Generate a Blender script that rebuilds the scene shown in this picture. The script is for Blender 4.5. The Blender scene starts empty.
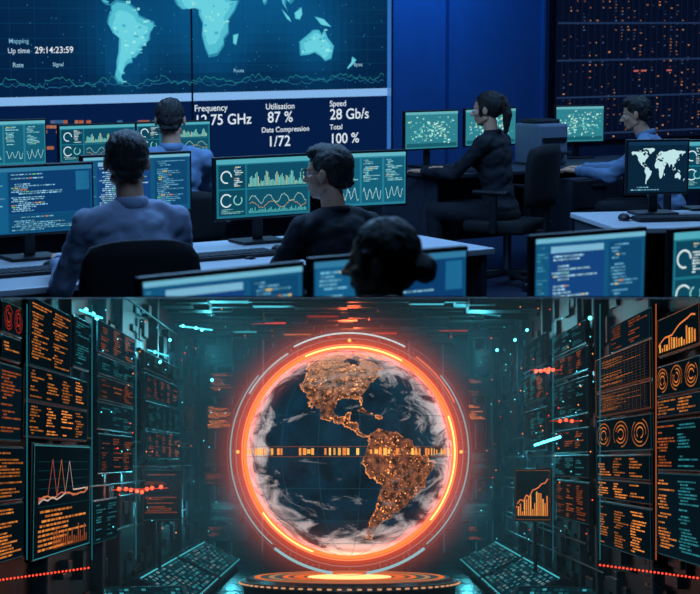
import bpy, bmesh, math, random
import numpy as np
from mathutils import Vector, Matrix, noise
from mathutils.geometry import tessellate_polygon
random.seed(11)
R=random
scene=bpy.context.scene
FPX=1800.0
CAM=Vector((0,0,1.8))
AL=math.radians(8.75)      # camera pitch, control room is level
BE=math.radians(5.17)
ML=Matrix.Translation(CAM)@Matrix.Rotation(-(AL+BE),4,'X')   # raked lower hall frame
UPV=Vector((0,math.sin(AL),math.cos(AL))); FWV=Vector((0,math.cos(AL),-math.sin(AL)))
TH=math.radians(33)
def ray(u,v,a=AL):
    up=(297-v)/FPX
    return Vector(((u-350)/FPX, math.cos(a)+up*math.sin(a), -math.sin(a)+up*math.cos(a)))
def W(u,v,Y):
    d=ray(u,v); return CAM+d*(Y/d.y)
def WL(u,v,Y):
    d=ray(u,v,-BE); return d*(Y/d.y)
def hitU(u,v,p,n):
    d=ray(u,v); return CAM+d*((p-CAM).dot(n)/d.dot(n))
def S(r,g,b,k=1.0):
    def f(c):
        c/=255.0
        return c/12.92 if c<=0.04045 else ((c+0.055)/1.055)**2.4
    return (f(r)*k,f(g)*k,f(b)*k)
# ------------------------------------------------------------------ materials
def newmat(n):
    m=bpy.data.materials.new(n); m.use_nodes=True; nt=m.node_tree; nt.nodes.clear()
    o=nt.nodes.new('ShaderNodeOutputMaterial'); return m,nt,o
def solid(n,col,rough=.6,metal=0,var=.25,scale=30,bump=0.0,spec=.4):
    m,nt,o=newmat(n); p=nt.nodes.new('ShaderNodeBsdfPrincipled')
    p.inputs['Roughness'].default_value=rough; p.inputs['Metallic'].default_value=metal
    p.inputs['Specular IOR Level'].default_value=spec
    t=nt.nodes.new('ShaderNodeTexNoise'); t.inputs['Scale'].default_value=scale; t.inputs['Detail'].default_value=3
    tc=nt.nodes.new('ShaderNodeTexCoord'); nt.links.new(tc.outputs['Object'],t.inputs['Vector'])
    r=nt.nodes.new('ShaderNodeValToRGB'); r.color_ramp.elements[0].position=.3; r.color_ramp.elements[1].position=.7
    r.color_ramp.elements[0].color=(*[c*(1-var) for c in col],1); r.color_ramp.elements[1].color=(*[min(1,c*(1+var)) for c in col],1)
    nt.links.new(t.outputs['Fac'],r.inputs['Fac']); nt.links.new(r.outputs['Color'],p.inputs['Base Color'])
    if bump:
        b=nt.nodes.new('ShaderNodeBump'); b.inputs['Strength'].default_value=bump; b.inputs['Distance'].default_value=.01
        nt.links.new(t.outputs['Fac'],b.inputs['Height']); nt.links.new(b.outputs['Normal'],p.inputs['Normal'])
    nt.links.new(p.outputs['BSDF'],o.inputs['Surface']); return m
def glow(n,k=1.0,sample=True):
    m,nt,o=newmat(n); e=nt.nodes.new('ShaderNodeEmission'); a=nt.nodes.new('ShaderNodeAttribute'); a.attribute_name='Col'
    e.inputs['Strength'].default_value=k
    nt.links.new(a.outputs['Color'],e.inputs['Color']); nt.links.new(e.outputs['Emission'],o.inputs['Surface'])
    if not sample:
        m.cycles.emission_sampling='NONE'
    return m
G_BG=glow('screen_backlight',1.0,True)
G_UI=glow('screen_pixels',1.0,False)
G_HOT=glow('led_light',1.0,True)
m_black=solid('black_plastic',S(22,25,32),.45)
m_dark=solid('dark_charcoal',S(30,34,44),.6)
m_desk=solid('white_laminate_desk',S(185,190,200),.35,var=.05)
m_deskd=solid('dark_grey_furniture',S(50,56,70),.5)
m_unit=solid('grey_device_casing',S(105,118,140),.5,var=.05)
m_wall=solid('painted_blue_wall',S(80,115,170),.7,var=.06,scale=4)
m_floor=solid('dark_carpet_floor',S(42,50,72),.5,var=.3,scale=60,bump=.3)
m_ceil=solid('ceiling_paint',S(60,65,80),.8)
m_skin=solid('skin',S(210,155,128),.5,var=.06,scale=50)
m_hair=solid('dark_hair',S(24,21,24),.42,var=.6,scale=220,bump=.8)
m_shirtb=solid('light_blue_shirt',S(145,158,190),.8,var=.12,scale=9,bump=.7)
m_shirtk=solid('black_shirt',S(19,23,34),.8,var=.2,scale=10,bump=.6)
m_shirtg=solid('blue_grey_shirt',S(98,126,162),.8,var=.12,scale=9,bump=.6)
m_pants=solid('dark_trousers',S(20,23,33),.85,var=.2,scale=20,bump=.3)
m_shoe=solid('shoe_leather',S(15,15,18),.4)
m_white=solid('eye_white',S(220,220,220),.3,var=.02)
m_metal=solid('brushed_metal',S(90,95,105),.35,metal=.8,var=.1)
m_fabric=solid('chair_mesh_fabric',S(12,15,23),.8,var=.2,scale=200,bump=.4)
m_hull=solid('dark_hull_metal',S(26,52,64),.42,metal=.3,var=.4,scale=9,bump=.2)
m_hull2=solid('gunmetal_panel',S(13,27,36),.4,metal=.3,var=.4,scale=14,bump=.15)
m_deck=solid('polished_deck',S(18,34,44),.22,metal=.4,var=.3,scale=6)
m_disc=solid('platform_metal',S(130,130,135),.3,metal=.6,var=.2)
# ------------------------------------------------------------------ builder
class B:
    def __init__(s,name,frame='U',cut=True):
        s.name=name; s.frame=frame; s.cut=cut; s.v=[]; s.f=[]; s.mi=[]; s.c=[]; s.sm=[]; s.mats=[]; s.M=Matrix.Identity(4)
    def _m(s,mat):
        if mat not in s.mats: s.mats.append(mat)
        return s.mats.index(mat)
    def face(s,pts,mat,col=(1,1,1),M=None,smooth=False):
        M=s.M if M is None else s.M@M
        b=len(s.v)
        for p in pts: s.v.append(M@Vector(p))
        s.f.append(tuple(range(b,b+len(pts)))); s.mi.append(s._m(mat)); s.c.append(col); s.sm.append(smooth)
    def geo(s,verts,faces,mat,col=(1,1,1),M=None,smooth=False):
        M=s.M if M is None else s.M@M
        b=len(s.v); k=s._m(mat)
        for p in verts: s.v.append(M@Vector(p))
        for f in faces:
            s.f.append(tuple(i+b for i in f)); s.mi.append(k); s.c.append(col); s.sm.append(smooth)
    def bm(s,bm,mat,col=(1,1,1),M=None,smooth=False):
        bm.verts.index_update()
        s.geo([v.co.copy() for v in bm.verts],[[v.index for v in f.verts] for f in bm.faces],mat,col,M,smooth); bm.free()
    def me(s,me,mat,col=(1,1,1),M=None,smooth=True):
        s.geo([v.co.copy() for v in me.vertices],[list(p.vertices) for p in me.polygons],mat,col,M,smooth)
    def box(s,c,size,mat,col=(1,1,1),M=None,r=0,seg=2):
        bm=bmesh.new(); bmesh.ops.create_cube(bm,size=1)
        bmesh.ops.scale(bm,vec=Vector(size),verts=bm.verts)
        if r>0: bmesh.ops.bevel(bm,geom=list(bm.edges),offset=r,segments=seg,profile=.5,affect='EDGES')
        bmesh.ops.translate(bm,vec=Vector(c),verts=bm.verts)
        s.bm(bm,mat,col,M)
    def cyl(s,p0,p1,r0,r1,mat,n=16,col=(1,1,1),M=None,smooth=True):
        p0=Vector(p0);p1=Vector(p1);d=(p1-p0); q=d.to_track_quat('Z','Y').to_matrix()
        vs=[];fs=[]
        for k,(p,r) in enumerate(((p0,r0),(p1,r1))):
            for i in range(n):
                a=2*math.pi*i/n; vs.append(p+q@Vector((r*math.cos(a),r*math.sin(a),0)))
        for i in range(n):
            j=(i+1)%n; fs.append((i,j,n+j,n+i))
        s.geo(vs,fs,mat,col,M,smooth)
        s.geo(vs[:n],[tuple(range(n))[::-1]],mat,col,M); s.geo(vs[n:],[tuple(range(n))],mat,col,M)
    def sph(s,c,rad,mat,col=(1,1,1),M=None,sub=2):
        bm=bmesh.new(); bmesh.ops.create_icosphere(bm,subdivisions=sub,radius=1)
        rad=(rad,)*3 if not hasattr(rad,'__len__') else rad
        bmesh.ops.scale(bm,vec=Vector(rad),verts=bm.verts); bmesh.ops.translate(bm,vec=Vector(c),verts=bm.verts)
        s.bm(bm,mat,col,M,True)
    def torus(s,R0,r,mat,col=(1,1,1),M=None,a0=0,a1=2*math.pi,n=96,m=10,rz=None):
        rz=rz or r; vs=[];fs=[]
        for i in range(n+1):
            a=a0+(a1-a0)*i/n
            for j in range(m):
                b=2*math.pi*j/m; q=R0+r*math.cos(b)
                vs.append((q*math.cos(a),rz*math.sin(b),q*math.sin(a)))
        for i in range(n):
            for j in range(m):
                k=(j+1)%m; fs.append((i*m+j,i*m+k,(i+1)*m+k,(i+1)*m+j))
        s.geo(vs,fs,mat,col,M,True)
    def poly(s,pts,mat,col,M=None):
        tri=tessellate_polygon([[Vector(p) for p in pts]])
        s.geo(pts,[tuple(t) for t in tri],mat,col,M)
    def text(s,txt,M,size,mat,col,align='LEFT'):
        cu=bpy.data.curves.new('t','FONT'); cu.body=txt; cu.size=size; cu.align_x=align; cu.offset=size*.004
        ob=bpy.data.objects.new('t',cu); scene.collection.objects.link(ob); bpy.context.view_layer.update()
        dg=bpy.context.evaluated_depsgraph_get(); me=bpy.data.meshes.new_from_object(ob.evaluated_get(dg))
        s.me(me,mat,col,M@Matrix.Rotation(math.pi/2,4,'X'),False)
        bpy.data.objects.remove(ob); bpy.data.curves.remove(cu); bpy.data.meshes.remove(me)
    def finish(s):
        FM=Matrix.Identity(4) if s.frame=='U' else ML
        vs=[FM@v for v in s.v]
        me=bpy.data.meshes.new(s.name); me.from_pydata([tuple(v) for v in vs],[],s.f)
        for m in s.mats: me.materials.append(m)
        me.polygons.foreach_set('material_index',s.mi); me.polygons.foreach_set('use_smooth',s.sm)
        at=me.color_attributes.new('Col','FLOAT_COLOR','CORNER')
        arr=[]
        for f,c in zip(s.f,s.c): arr.extend((c[0],c[1],c[2],1.0)*len(f))
        at.data.foreach_set('color',arr)
        if s.cut:
            sg=1 if s.frame=='U' else -1
            ds=[(v-CAM).dot(UPV)*sg for v in vs]
            if min(ds)<0:
                bm=bmesh.new(); bm.from_mesh(me)
                bmesh.ops.bisect_plane(bm,geom=list(bm.verts)+list(bm.edges)+list(bm.faces),plane_co=CAM+UPV*(.002*sg),plane_no=UPV*sg,clear_inner=True,clear_outer=False)
                bm.to_mesh(me); bm.free()
        if len(me.vertices)==0: return None
        co=np.empty(len(me.vertices)*3); me.vertices.foreach_get('co',co); co=co.reshape(-1,3)
        c=(co.min(0)+co.max(0))/2; me.transform(Matrix.Translation(Vector(-c)))
        ob=bpy.data.objects.new(s.name,me); ob.location=c; scene.collection.objects.link(ob); me.update()
        return ob
def T(*a): return Matrix.Translation(Vector(a))
def Rz(a): return Matrix.Rotation(a,4,'Z')
def Rx(a): return Matrix.Rotation(a,4,'X')
# ------------------------------------------------------------------ world map outlines (lon,lat)
LAND={
'NA':[(-168,66),(-162,70),(-156,71),(-141,70),(-128,70),(-115,68),(-108,68),(-96,68),(-94,71),(-88,68),(-82,69),(-81,66),(-87,64),(-94,61),(-94,58),(-88,56.5),(-82,55),(-80,51),(-79,54.5),(-77,56),(-78,62),(-73,62),(-70,60),(-65,59),(-61,56),(-56,52),(-60,50),(-66,50),(-65,48),(-61,46),(-66,44),(-70,43),(-70,41.5),(-74,40),(-76,36),(-81,31.5),(-80,26),(-82,27),(-84,30),(-89,30),(-94,29.5),(-97,27),(-97,22),(-95,18.5),(-91,18.5),(-90,21),(-87,21),(-88,16),(-84,15.5),(-83,11),(-80,9),(-77.5,8.5),(-78,7.5),(-81,7.5),(-85,10),(-87,13),(-92,14.5),(-96,16),(-101,17.5),(-105,20),(-106,23),(-109,26),(-112.5,30),(-114.5,31),(-111,26),(-110,23.5),(-112.5,26),(-115,30),(-117,33),(-120.5,34.5),(-124,40),(-124,47),(-128,51),(-133,56),(-140,60),(-148,61),(-154,58),(-160,55),(-158,58.5),(-165,61),(-164,64)],
'GR':[(-73,78),(-60,82),(-30,83.5),(-18,80),(-20,74),(-25,70),(-38,66),(-43,60),(-50,62),(-54,68),(-58,75)],
'BA':[(-88,72),(-80,73),(-70,71),(-62,66),(-66,62),(-74,65),(-78,69)],
'VI':[(-118,71),(-105,69),(-102,73),(-118,74)],'EL':[(-90,77),(-62,82),(-75,83),(-92,81)],
'SA':[(-77.5,8.5),(-72,12),(-62,10.7),(-52,5),(-50,0),(-44,-2.5),(-35,-5.5),(-35,-9),(-39,-14),(-40,-20),(-48,-26),(-49,-29),(-54,-34),(-58,-34.5),(-57,-38),(-62,-39),(-65,-42),(-67,-46),(-69,-51),(-66,-55),(-72,-54),(-75,-49),(-73,-42),(-73,-37),(-71,-30),(-70,-18),(-76,-14),(-81,-6),(-80,-1),(-77,4)],
'CU':[(-85,22),(-80,23.5),(-74,20.2),(-78,20.3)],'HI':[(-74,19.5),(-69,19.5),(-69,18),(-74,18)],
'AF':[(-17,15),(-16,22),(-10,30),(-6,36),(10,37),(11,33),(20,31),(32,31),(35,27),(37,21),(43,12),(51,12),(47,4),(40,-4),(40,-15),(35,-20),(35,-25),(28,-33),(19,-34.5),(15,-27),(12,-17),(13,-7),(9,0),(9,4),(4,6),(-8,4.5),(-13,8)],
'MG':[(44,-16),(50,-15),(47,-25),(44,-23)],
'EU':[(-9,37),(-9,43),(-1,44),(-4,48),(3,51),(8,54),(9,57),(12,54),(20,55),(22,58),(28,60),(22,61),(25,65),(18,62),(17,57),(13,56),(6,58),(5,62),(14,68),(25,71),(40,67),(45,68),(60,69),(70,73),(90,75),(104,77.5),(113,74),(130,71),(150,71),(170,69),(180,68),(178,63),(163,59),(162,55),(157,51),(156,58),(160,61),(143,59),(135,54),(141,52),(139,47),(130,42),(127,35),(125,39),(121,39),(118,38),(122,36),(120,32),(122,29),(117,23),(109,21),(107,17),(109,12),(105,9),(101,13),(100,8),(103,2),(98,8),(97,16),(92,21),(88,21),(80,15),(80,10),(77,8),(73,17),(70,22),(66,25),(57,26),(50,30),(52,24),(59,23),(55,17),(44,13),(39,21),(34,28),(36,36),(27,37),(27,40),(40,41),(38,46),(31,46),(28,42),(23,38),(19,41),(13,45.5),(18,40),(16,38),(12,43),(4,43),(0,40),(-2,37)],
'UK':[(-5,50),(1,51.5),(-2,56),(-4,58.5),(-6,56),(-3,54)],'JP':[(130,32),(136,34),(141,36),(141,43),(145,43),(141,45),(140,40),(133,35)],
'AU':[(114,-22),(122,-17),(130,-12),(136,-12),(140,-17),(142,-11),(146,-19),(153,-26),(150,-37),(143,-39),(138,-35),(131,-31.5),(124,-33.5),(115,-34)],
'NZ':[(173,-35),(178,-38),(174,-42),(168,-46),(167,-45),(172,-40)],'BO':[(109,2),(117,7),(118,1),(115,-4),(110,-3)],
'SU':[(95,5.5),(104,-2),(106,-6),(101,-3)],'NG':[(131,-1),(141,-3),(150,-10),(143,-9),(138,-8)]}
# ------------------------------------------------------------------ screen contents (drawn as flat quads on the panel)
CY=S(120,215,235); CY2=S(60,150,185); TXT=S(150,205,230); WH=S(215,240,245)
def painter(b,w,h,M,mat=G_UI,e=.0012):
    def q(x0,y0,x1,y1,col,l=1,m=None):
        X=lambda t:(t-.5)*w; Z=lambda t:(t-.5)*h
        b.face([(X(x0),-e*l,Z(y0)),(X(x1),-e*l,Z(y0)),(X(x1),-e*l,Z(y1)),(X(x0),-e*l,Z(y1))],m or mat,col,M)
    def ring(cx,cy,r,t,col,a0=0,a1=1,n=24,l=2):
        for i in range(n):
            a=2*math.pi*(a0+(a1-a0)*i/n); c=2*math.pi*(a0+(a1-a0)*(i+1)/n)
            P=lambda A,rr:((cx-.5)*w+rr*math.cos(A),-e*l,(cy-.5)*h+rr*math.sin(A))
            b.face([P(a,r),P(a,r-t),P(c,r-t),P(c,r)],mat,col,M)
    def line(pts,t,col,l=2):
        for (x0,y0),(x1,y1) in zip(pts,pts[1:]):
            a=Vector(((x0-.5)*w,(y0-.5)*h)); c=Vector(((x1-.5)*w,(y1-.5)*h)); d=(c-a)
            if d.length<1e-6: continue
            n=Vector((-d.y,d.x)).normalized()*t/2
            b.face([(a.x-n.x,-e*l,a.y-n.y),(c.x-n.x,-e*l,c.y-n.y),(c.x+n.x,-e*l,c.y+n.y),(a.x+n.x,-e*l,a.y+n.y)],mat,col,M)
    q.ring=ring; q.line=line; q.w=w; q.h=h
    return q
def mul(c,k): return (c[0]*k,c[1]*k,c[2]*k)
ACC=[S(235,150,80),S(120,230,140),S(240,220,140)]
def textrows(q,x0,y0,x1,y1,n,col,dens=.8,l=2,fill=.45,acc=0.0,word=(.02,.075)):
    dy=(y1-y0)/n
    for i in range(n):
        if R.random()>dens: continue
        y=y1-(i+1)*dy; x=x0+R.choice([0,0,.03,.06,.12])*(x1-x0)
        end=x0+(x1-x0)*R.choice([R.uniform(.25,.6),R.uniform(.5,1)])
        while x<end:
            wd=R.uniform(*word)*(x1-x0); c=mul(R.choice(ACC),.8) if R.random()<acc else mul(col,R.uniform(.4,1.15))
            q(x,y+dy*.25,min(x+wd,end),y+dy*(.25+fill),c,l); x+=wd+.014*(x1-x0)
def ui_code(q):
    q(0,0,1,1,S(16,80,124),0,G_BG)
    q(0,.94,1,1,S(50,120,158)); q(.01,.02,.28,.93,S(20,92,136)); q(.29,.3,.985,.93,S(11,60,108)); q(.29,.02,.985,.28,S(14,72,112))
    textrows(q,.03,.06,.27,.91,22,S(110,185,215),.8,2,.5,.03,(.05,.16)); textrows(q,.31,.33,.82,.91,20,S(150,215,240),.9,2,.5,.05); textrows(q,.31,.04,.95,.26,8,S(120,190,215),.9,2,.5,.04)
    q(.86,.62,.975,.91,S(32,112,155)); 
def ui_code2(q):
    q(0,0,1,1,S(18,84,124),0,G_BG); q(0,.95,1,1,S(110,180,205))
    q(.12,.05,.62,.92,S(20,66,124)); q(.13,.84,.61,.91,S(120,180,208),2); q(.66,.1,.97,.92,S(14,70,110))
    textrows(q,.14,.08,.6,.82,21,S(165,220,240),.95,2,.5,.04); textrows(q,.68,.12,.95,.9,22,S(95,165,200),.8,2,.5,.05,(.05,.16)); textrows(q,.01,.1,.11,.92,24,S(60,140,170),.8,2,.5,0,(.15,.4))
def ui_dash(q):
    q(0,0,1,1,S(28,112,134),0,G_BG); q(0,.92,1,1,S(80,170,185))
    q(.02,.5,.3,.9,S(12,68,90)); q(.32,.5,.98,.9,S(14,76,100)); q(.02,.04,.3,.47,S(14,72,94)); q(.32,.04,.98,.47,S(16,80,102))
    q.ring(.1,.7,.03,.006,WH,0,.8); textrows(q,.18,.53,.29,.88,11,WH,.9,2,.5,.1,(.1,.3))
    n=44
    for i in range(n):
        x=.335+.63*i/n; hh=.05+.22*abs(math.sin(i*.35)+.4*math.sin(i*1.3))*.7
        q(x,.52,x+.008,.52+hh,S(130,215,205) if i%7 else S(210,205,140),2)
    q.line([(.34+.63*i/60,.3+.07*math.sin(i*.4)+R.uniform(-.02,.02)) for i in range(60)],.002,S(180,225,215),3)
    q.line([(.34+.63*i/60,.2+.05*math.sin(i*.3+1)+R.uniform(-.02,.02)) for i in range(60)],.002,S(200,160,110),3)
    for i in range(40):
        x=.335+.63*i/40; q(x,.06,x+.008,.06+R.uniform(.02,.1),S(90,190,190),2)
    textrows(q,.04,.07,.28,.16,4,S(150,220,220),1,2,.5,.1)
    q.ring(.1,.3,.032,.006,WH,.1,.9); q.ring(.22,.3,.024,.005,S(140,220,210),.3,1.1)
def ui_table(q):
    q(0,0,1,1,S(38,124,148),0,G_BG); q(0,.93,1,1,S(100,180,195)); 
    for k in range(3):
        x=.02+.33*k; q(x,.05,x+.3,.9,S(20,94,120)); textrows(q,x+.02,.45,x+.28,.88,13,S(150,220,228),.9,2,.5,.06,(.05,.2)) 
        q.line([(x+.02+.26*i/26,.22+.09*math.sin(i*.7+k)+R.uniform(-.04,.04)) for i in range(27)],.002,S(190,240,235),2)
def ui_map(q,small=True,bg=S(10,36,58),land=S(190,225,230)):
    q(0,0,1,1,bg,0,G_BG); q(0,.93,1,1,mul(bg,1.8)); textrows(q,.05,.03,.9,.13,2,S(120,190,210),1)
def draw_map(b,q,M,x0,x1,y0,y1,col,e):
    for k,pl in LAND.items():
        pts=[(((x0+(x1-x0)*(lo+170)/350)-.5)*q.w,-e,((y0+(y1-y0)*(la+58)/142)-.5)*q.h) for lo,la in pl]
        b.poly(pts,G_UI,col,M)
def ui_blobs(q):
    q(0,0,1,1,S(46,128,142),0,G_BG); q(0,.93,1,1,S(100,175,185)); q(.02,.04,.98,.14,S(24,92,106))
    for i in range(150):
        x=R.gauss(.48,.24); y=R.gauss(.5,.19)
        if .03<x<.92 and .1<y<.86: q(x,y,x+R.uniform(.01,.05),y+R.uniform(.01,.05),R.choice([S(150,225,215),S(90,190,185),S(190,240,235),S(180,215,185)]),2)
    for i in range(5): q(.03,.2+.14*i,.97,.203+.14*i,S(60,140,150),1)
# ------------------------------------------------------------------ furniture
def monitor(u,v,Y,w,h,yaw,ui,zdesk=.75,stand=True,name='computer_monitor',map_=False,cut=True,frame='U',pos=None):
    b=B(name,frame,cut); c=pos if pos is not None else W(u,v,Y)
    M=T(*c)@Rz(yaw)
    b.box((0,.017,0),(w+.022,.026,h+.024),m_black,M=M,r=.004)
    b.box((0,.04,-.02),(w*.6,.03,h*.55),m_black,M=M,r=.01)
    q=painter(b,w,h,M@T(0,.0015,0)); ui(q)
    if map_: draw_map(b,q,M@T(0,.0015,0),.04,.96,.15,.88,S(190,228,232),.003)
    if stand:
        zl=zdesk-c.z
        b.box((0,.065,(zl-.03)/2),(.05,.02,abs(zl)-.03),m_black,M=M,r=.004)
        b.box((0,.06,zl+.008),(.24,.17,.014),m_black,M=M,r=.005)
        b.cyl((0,.05,-.02),(0,.07,-.02),.035,.035,m_black,M=M)
    return b.finish()
def desk(pa,length,depth,yaw,name='office_desk',top=m_desk,z=.75,leg=m_deskd):
    b=B(name); M=T(pa[0],pa[1],0)@Rz(yaw)
    b.box((length/2,-depth/2,z-.016),(length,depth,.03),top,M=M,r=.006)
    for x in (.03,length-.03): b.box((x,-depth/2,(z-.03)/2),(.03,depth-.08,z-.035),leg,M=M,r=.004)
    b.box((length/2,-.06,(z-.03)/2+.08),(length-.08,.02,z-.25),leg,M=M)
    b.box((length/2,-depth/2,z-.06),(length-.08,.06,.04),leg,M=M)
    return b.finish()
def keyboard(p,yaw):
    b=B('keyboard'); M=T(*p)@Rz(yaw); b.box((0,0,.008),(.42,.14,.014),m_black,M=M,r=.004)
    for i in range(14):
        for j in range(5): b.box((-.19+i*.029,-.052+j*.026,.018),(.024,.021,.006),m_dark,M=M,r=.002,seg=1)
    b.finish()
def mouse(p,yaw):
    b=B('computer_mouse'); M=T(*p)@Rz(yaw); b.sph((0,0,.012),(.032,.055,.022),m_black,M=M,sub=3); b.cyl((0,.02,.03),(0,.035,.028),.004,.004,m_dark,M=M); b.finish()
def chair(x,y,yaw,top=.98,z=.46,w=.46):
    b=B('office_chair'); M=T(x,y,0)@Rz(yaw)
    b.box((0,0,z-.04),(w+.02,.46,.08),m_fabric,M=M,r=.03,seg=3)
    n=10; vs=[];fs=[]; zb=z+.1
    for s_,yo in ((0,0),(1,-.045)):
        for j in range(7):
            t=j/6; ww=w/2*(1-.18*abs(2*t-1)**3)
            for i in range(n+1):
                a=(i/n-.5)*2; vs.append((a*ww,-.27+.05*a*a+yo-.03*t,zb+(top-zb)*t-.03*abs(a)**3*(t==1)))
    m=(n+1)*7
    for j in range(6):
        for i in range(n):
            k=j*(n+1)+i; fs.append((k,k+1,k+n+2,k+n+1)); fs.append((m+k,m+k+n+1,m+k+n+2,m+k+1))
    ring=[i for i in range(n+1)]+[j*(n+1)+n for j in range(1,7)]+[6*(n+1)+i for i in range(n-1,-1,-1)]+[j*(n+1) for j in range(5,0,-1)]
    for a,c in zip(ring,ring[1:]+ring[:1]): fs.append((a,m+a,m+c,c))
    b.geo(vs,fs,m_fabric,M=M,smooth=True)
    b.box((0,-.29,z+.1),(.07,.03,.34),m_black,M=M,r=.008)
    b.box((0,-.18,z-.07),(.07,.24,.03),m_black,M=M,r=.008)
    for sx in (-1,1):
        b.box((sx*(w/2+.03),.0,z+.2),(.06,.26,.03),m_black,M=M,r=.012)
        b.box((sx*(w/2+.03),-.02,z+.06),(.03,.05,.27),m_black,M=M,r=.006)
    b.cyl((0,0,.1),(0,0,z-.08),.028,.028,m_metal,M=M)
    for i in range(5):
        a=2*math.pi*i/5+.3; d=Vector((math.cos(a),math.sin(a),0))
        b.cyl(Vector((0,0,.1)),d*.29+Vector((0,0,.075)),.028,.018,m_black,M=M,n=8)
        pc=d*.29+Vector((0,0,.03)); sd=Vector((-d.y,d.x,0))*.022
        b.cyl(pc-sd,pc+sd,.03,.03,m_black,M=M,n=12)
    return b.finish()
# ------------------------------------------------------------------ people (union of tapered volumes, voxel-fused into one surface)
def blob(parts,vox,smooth=6,wr=0):
    bm=bmesh.new()
    for p in parts:
        if p[0]=='e':
            r=bmesh.ops.create_icosphere(bm,subdivisions=3,radius=1)['verts']
            Mx=T(*p[1])@(p[3] if len(p)>3 else Matrix.Identity(4))@Matrix.Diagonal((*p[2],1))
            bmesh.ops.transform(bm,matrix=Mx,verts=r)
        else:
            a=Vector(p[1]);c=Vector(p[2]);r0,r1=p[3],p[4]; L=(c-a).length
            q=(c-a).to_track_quat('Z','Y').to_matrix().to_4x4()
            for pt,rr in ((a,r0),(c,r1)):
                r=bmesh.ops.create_icosphere(bm,subdivisions=2,radius=rr)['verts']; bmesh.ops.translate(bm,vec=pt,verts=r)
            r=bmesh.ops.create_cone(bm,cap_ends=True,segments=20,radius1=r0,radius2=r1,depth=L)['verts']
            bmesh.ops.transform(bm,matrix=T(*((a+c)/2))@q,verts=r)
    me=bpy.data.meshes.new('b'); bm.to_mesh(me); bm.free()
    ob=bpy.data.objects.new('b',me); scene.collection.objects.link(ob)
    md=ob.modifiers.new('r','REMESH'); md.mode='VOXEL'; md.voxel_size=vox
    if smooth:
        m2=ob.modifiers.new('s','SMOOTH'); m2.factor=.5; m2.iterations=smooth
    bpy.context.view_layer.update(); dg=bpy.context.evaluated_depsgraph_get()
    out=bpy.data.meshes.new_from_object(ob.evaluated_get(dg)); bpy.data.objects.remove(ob); bpy.data.meshes.remove(me)
    if wr:  # cloth folds
        no=[v.normal.copy() for v in out.vertices]
        for v,n in zip(out.vertices,no):
            c=v.co; k=noise.noise(Vector((c.x*7+c.z*6,c.y*8,c.z*11-c.x*8)))+.5*noise.noise(Vector((c.x*20,c.y*18,c.z*28)))
            v.co=c+n*(wr*(abs(k)*2-.5))
    return out
def make_hand():
    P=[]
    for i,x in enumerate((-.029,-.010,.010,.028)):
        P.append(('c',(x*.75,.012,0),(x*1.05,.08,.002),.0135,.0115))
    for x,L,y in ((-.031,.066,.084),(-.0105,.075,.088),(.0105,.069,.085),(.0305,.053,.078)):
        a=Vector((x,y,.002)); d1=Vector((x*.25,1,-.2)).normalized(); d2=Vector((x*.2,.85,-.55)).normalized(); d3=Vector((0,.6,-.8)).normalized()
        p1=a+d1*L*.45; p2=p1+d2*L*.32; p3=p2+d3*L*.25
        P+= [('c',a,p1,.0088,.0082),('c',p1,p2,.0082,.0075),('c',p2,p3,.0075,.0065)]
    P+=[('c',(-.02,.02,-.004),(-.045,.05,-.012),.013,.0105),('c',(-.045,.05,-.012),(-.056,.085,-.02),.0105,.008)]
    P.append(('c',(0,-.02,0),(0,.02,0),.022,.019))
    return blob(P,.0032,2)
HAND=make_hand()
def head_skin(jaw=1.0):
    P=[('e',(0,-.012,.03),(.076,.092,.084)),('e',(0,.03,-.03),(.06,.06,.08)),('e',(0,.05,-.076),(.037*jaw,.032,.028)),
       ('c',(-.047,.0,-.058),(-.02,.06,-.083),.021,.018),('c',(.047,0,-.058),(.02,.06,-.083),.021,.018),
       ('c',(0,.086,.008),(0,.108,-.027),.007,.011),('e',(-.011,.1,-.03),(.008,.01,.007)),('e',(.011,.1,-.03),(.008,.01,.007)),
       ('c',(-.035,.074,.022),(.035,.074,.022),.01,.01),('c',(-.018,.085,-.053),(.018,.085,-.053),.006,.006),('c',(-.015,.084,-.062),(.015,.084,-.062),.0065,.0065)]
    for s in (-1,1):
        P+=[('e',(s*.08,-.005,-.006),(.011,.02,.031)),('e',(s*.048,.06,-.02),(.018,.018,.02))]
    return blob(P,.0055,3)
HEAD=head_skin()
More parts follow.
